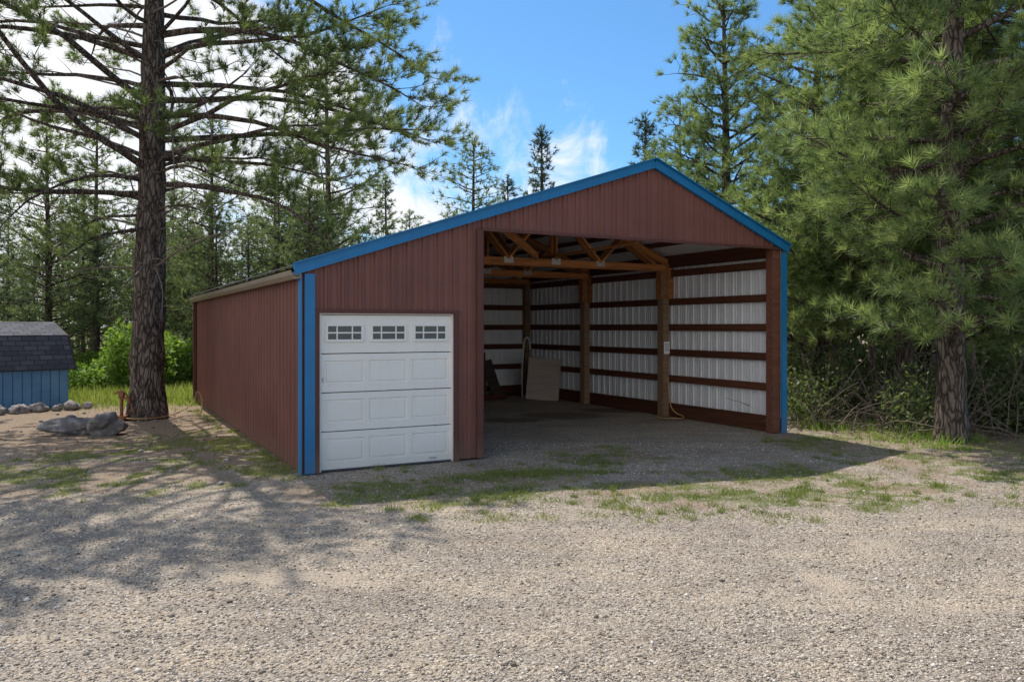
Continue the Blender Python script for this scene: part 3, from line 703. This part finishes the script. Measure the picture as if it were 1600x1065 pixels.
foliage('leafy_shrub',[(g3(215,24,.9),(1.0,.8,1.2)),(g3(245,25,.7),(1.1,.8,1.0)),(g3(190,25,.5),(.8,.8,.8)),(g3(280,26,.6),(.9,.8,.9))],5200,.07,M['leafy'],3)
foliage('leafy_shrub',[(g3(300,27,.4),(1.0,.8,.7)),(g3(130,23,.3),(.9,.8,.5)),(g3(160,28,.5),(1.2,.8,.6))],3800,.07,M['leafy'],4)
r2=random.Random(6)
cl=[]
for i in range(46):
    px=r2.uniform(1235,1800); Z=r2.uniform(14.8,20) if px<1400 else r2.uniform(13.8,18)
    cl.append((g3(px,Z,r2.uniform(.1,.6)),(r2.uniform(.5,1.1),.7,r2.uniform(.4,1.1))))
foliage('undergrowth',cl,1300,.045,M['brush'],8)
cl=[]
for i in range(70):
    px=r2.uniform(-200,700); Z=r2.uniform(27,42); cl.append((g3(px,Z,r2.uniform(0,.5)),(r2.uniform(1,2.4),1,r2.uniform(.5,1.6))))
for i in range(40):
    px=r2.uniform(700,2100); Z=r2.uniform(28,42); cl.append((g3(px,Z,r2.uniform(0,.8)),(r2.uniform(1.5,3),1,r2.uniform(1,2.4))))
foliage('forest_understory',cl,420,.13,M['brush'],9)
T=Tubes()
for i in range(640):
    px=r2.uniform(1240,1750); Z=r2.uniform(14.3,18.5) if px<1400 else r2.uniform(13.4,17); b=np.array(g3(px,Z,0.)); a=r2.uniform(0,6.28); L=r2.uniform(.5,2.0); e=r2.uniform(.2,1.4); P=[b]
    for j in range(5):
        e+=r2.uniform(-.3,.15); a+=r2.uniform(-.3,.3); b=b+L/5*np.array([math.cos(a)*math.cos(e),math.sin(a)*math.cos(e),math.sin(e)]); P.append(b)
    T.tube(P,np.linspace(.014,.004,6),3)
link(bpy.data.objects.new('dead_brush',T.mesh('dead_brush',M['twig'])))

# ---------------------------------------------------------------- light
sd=Vector((-.335,.57,1)).normalized()
el=math.asin(sd.z); az=math.atan2(sd.x,sd.y)
L=bpy.data.lights.new('sun','SUN'); L.energy=5.0; L.angle=math.radians(.5); L.color=(1,.94,.85)
so=bpy.data.objects.new('sun',L); link(so); so.rotation_euler=(-sd).to_track_quat('-Z','Y').to_euler()
w=bpy.data.worlds.new('World'); scene.world=w; w.use_nodes=True; nt=w.node_tree; nn=nt.nodes; bg=nn['Background']
def wn(t,**k):
    n=nn.new(t)
    for a,v in k.items(): setattr(n,a,v)
    return n
sky=wn('ShaderNodeTexSky'); sky.sky_type='NISHITA'; sky.sun_disc=False; sky.sun_elevation=el; sky.sun_rotation=az%(2*math.pi)
sky.air_density=1.0; sky.dust_density=.4; sky.ozone_density=2.0
tc=wn('ShaderNodeTexCoord'); sx=wn('ShaderNodeSeparateXYZ'); nt.links.new(tc.outputs['Generated'],sx.inputs[0])
def wm(op,a,b=0.0,clamp=False):
    m_=wn('ShaderNodeMath',operation=op,use_clamp=clamp)
    for i,v in enumerate((a,b)):
        if hasattr(v,'is_output'): nt.links.new(v,m_.inputs[i])
        else: m_.inputs[i].default_value=v
    return m_.outputs[0]
zc=wm('ADD',wm('MAXIMUM',sx.outputs[2],0.0),.22)
cx=wm('DIVIDE',sx.outputs[0],zc); cy=wm('DIVIDE',sx.outputs[1],zc)
cmb=wn('ShaderNodeCombineXYZ'); nt.links.new(cx,cmb.inputs[0]); nt.links.new(cy,cmb.inputs[1])
no=wn('ShaderNodeTexNoise'); no.inputs['Scale'].default_value=1.5; no.inputs['Detail'].default_value=9; no.inputs['Roughness'].default_value=.6; no.inputs['Distortion'].default_value=.4
nt.links.new(cmb.outputs[0],no.inputs['Vector'])
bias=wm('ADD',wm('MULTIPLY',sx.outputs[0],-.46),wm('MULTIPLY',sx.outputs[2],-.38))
bias=wm('ADD',bias,wm('MULTIPLY',wm('MAXIMUM',wm('MULTIPLY',sx.outputs[1],-1.0),0.0),.46))  # unseen cloud cover behind the camera, added as fill light for the front
def gz(cx_,cz_,rx,rz,amp):
    a=wm('POWER',wm('ABSOLUTE',wm('DIVIDE',wm('SUBTRACT',sx.outputs[0],cx_),rx)),2.0); b=wm('POWER',wm('ABSOLUTE',wm('DIVIDE',wm('SUBTRACT',sx.outputs[2],cz_),rz)),2.0)
    return wm('MULTIPLY',wm('EXPONENT',wm('MULTIPLY',wm('ADD',a,b),-1.0)),amp)
for g_ in (gz(.075,.17,.07,.09,.135),gz(-.10,.12,.06,.035,.18),gz(-.20,.24,.07,.10,.10),gz(-.42,.30,.16,.14,.13)): bias=wm('ADD',bias,g_)
no2=wn('ShaderNodeTexNoise'); no2.inputs['Scale'].default_value=9; no2.inputs['Detail'].default_value=9; no2.inputs['Roughness'].default_value=.66; no2.inputs['Distortion'].default_value=1.0
mp=wn('ShaderNodeMapping'); mp.inputs['Scale'].default_value=(1.5,1,.8); nt.links.new(tc.outputs['Generated'],mp.inputs[0]); nt.links.new(mp.outputs[0],no2.inputs['Vector'])
val=wm('ADD',wm('ADD',wm('MULTIPLY',no.outputs['Fac'],.6),wm('MULTIPLY',no2.outputs['Fac'],.4)),wm('ADD',bias,.045))
mr=wn('ShaderNodeMapRange'); mr.interpolation_type='SMOOTHSTEP'; nt.links.new(val,mr.inputs[0]); mr.inputs[1].default_value=.47; mr.inputs[2].default_value=.69
tint=wn('ShaderNodeMix',data_type='RGBA',blend_type='MULTIPLY'); tint.inputs[0].default_value=1; nt.links.new(sky.outputs[0],tint.inputs[6]); tint.inputs[7].default_value=(.52,.84,1.05,1)
# clouds: bright tops with greyer thick parts
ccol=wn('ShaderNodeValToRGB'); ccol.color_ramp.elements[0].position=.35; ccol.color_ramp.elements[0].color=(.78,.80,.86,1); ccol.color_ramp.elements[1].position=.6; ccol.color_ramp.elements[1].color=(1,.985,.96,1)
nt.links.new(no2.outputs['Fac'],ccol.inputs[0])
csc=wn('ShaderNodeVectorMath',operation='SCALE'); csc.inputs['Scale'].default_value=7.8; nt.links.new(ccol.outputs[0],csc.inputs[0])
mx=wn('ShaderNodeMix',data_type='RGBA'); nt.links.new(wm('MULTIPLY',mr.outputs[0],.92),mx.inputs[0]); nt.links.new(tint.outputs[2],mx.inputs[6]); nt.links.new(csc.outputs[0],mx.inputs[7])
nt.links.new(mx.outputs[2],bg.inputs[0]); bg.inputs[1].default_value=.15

cam=bpy.data.cameras.new('camera'); cam.lens=F/1600*36; cam.sensor_width=36; cam.shift_y=-22.5/1600; cam.clip_end=3000; cam.clip_start=.05
co=bpy.data.objects.new('camera',cam); link(co); co.location=(0,0,H); co.rotation_euler=(math.radians(90),0,0)
scene.camera=co
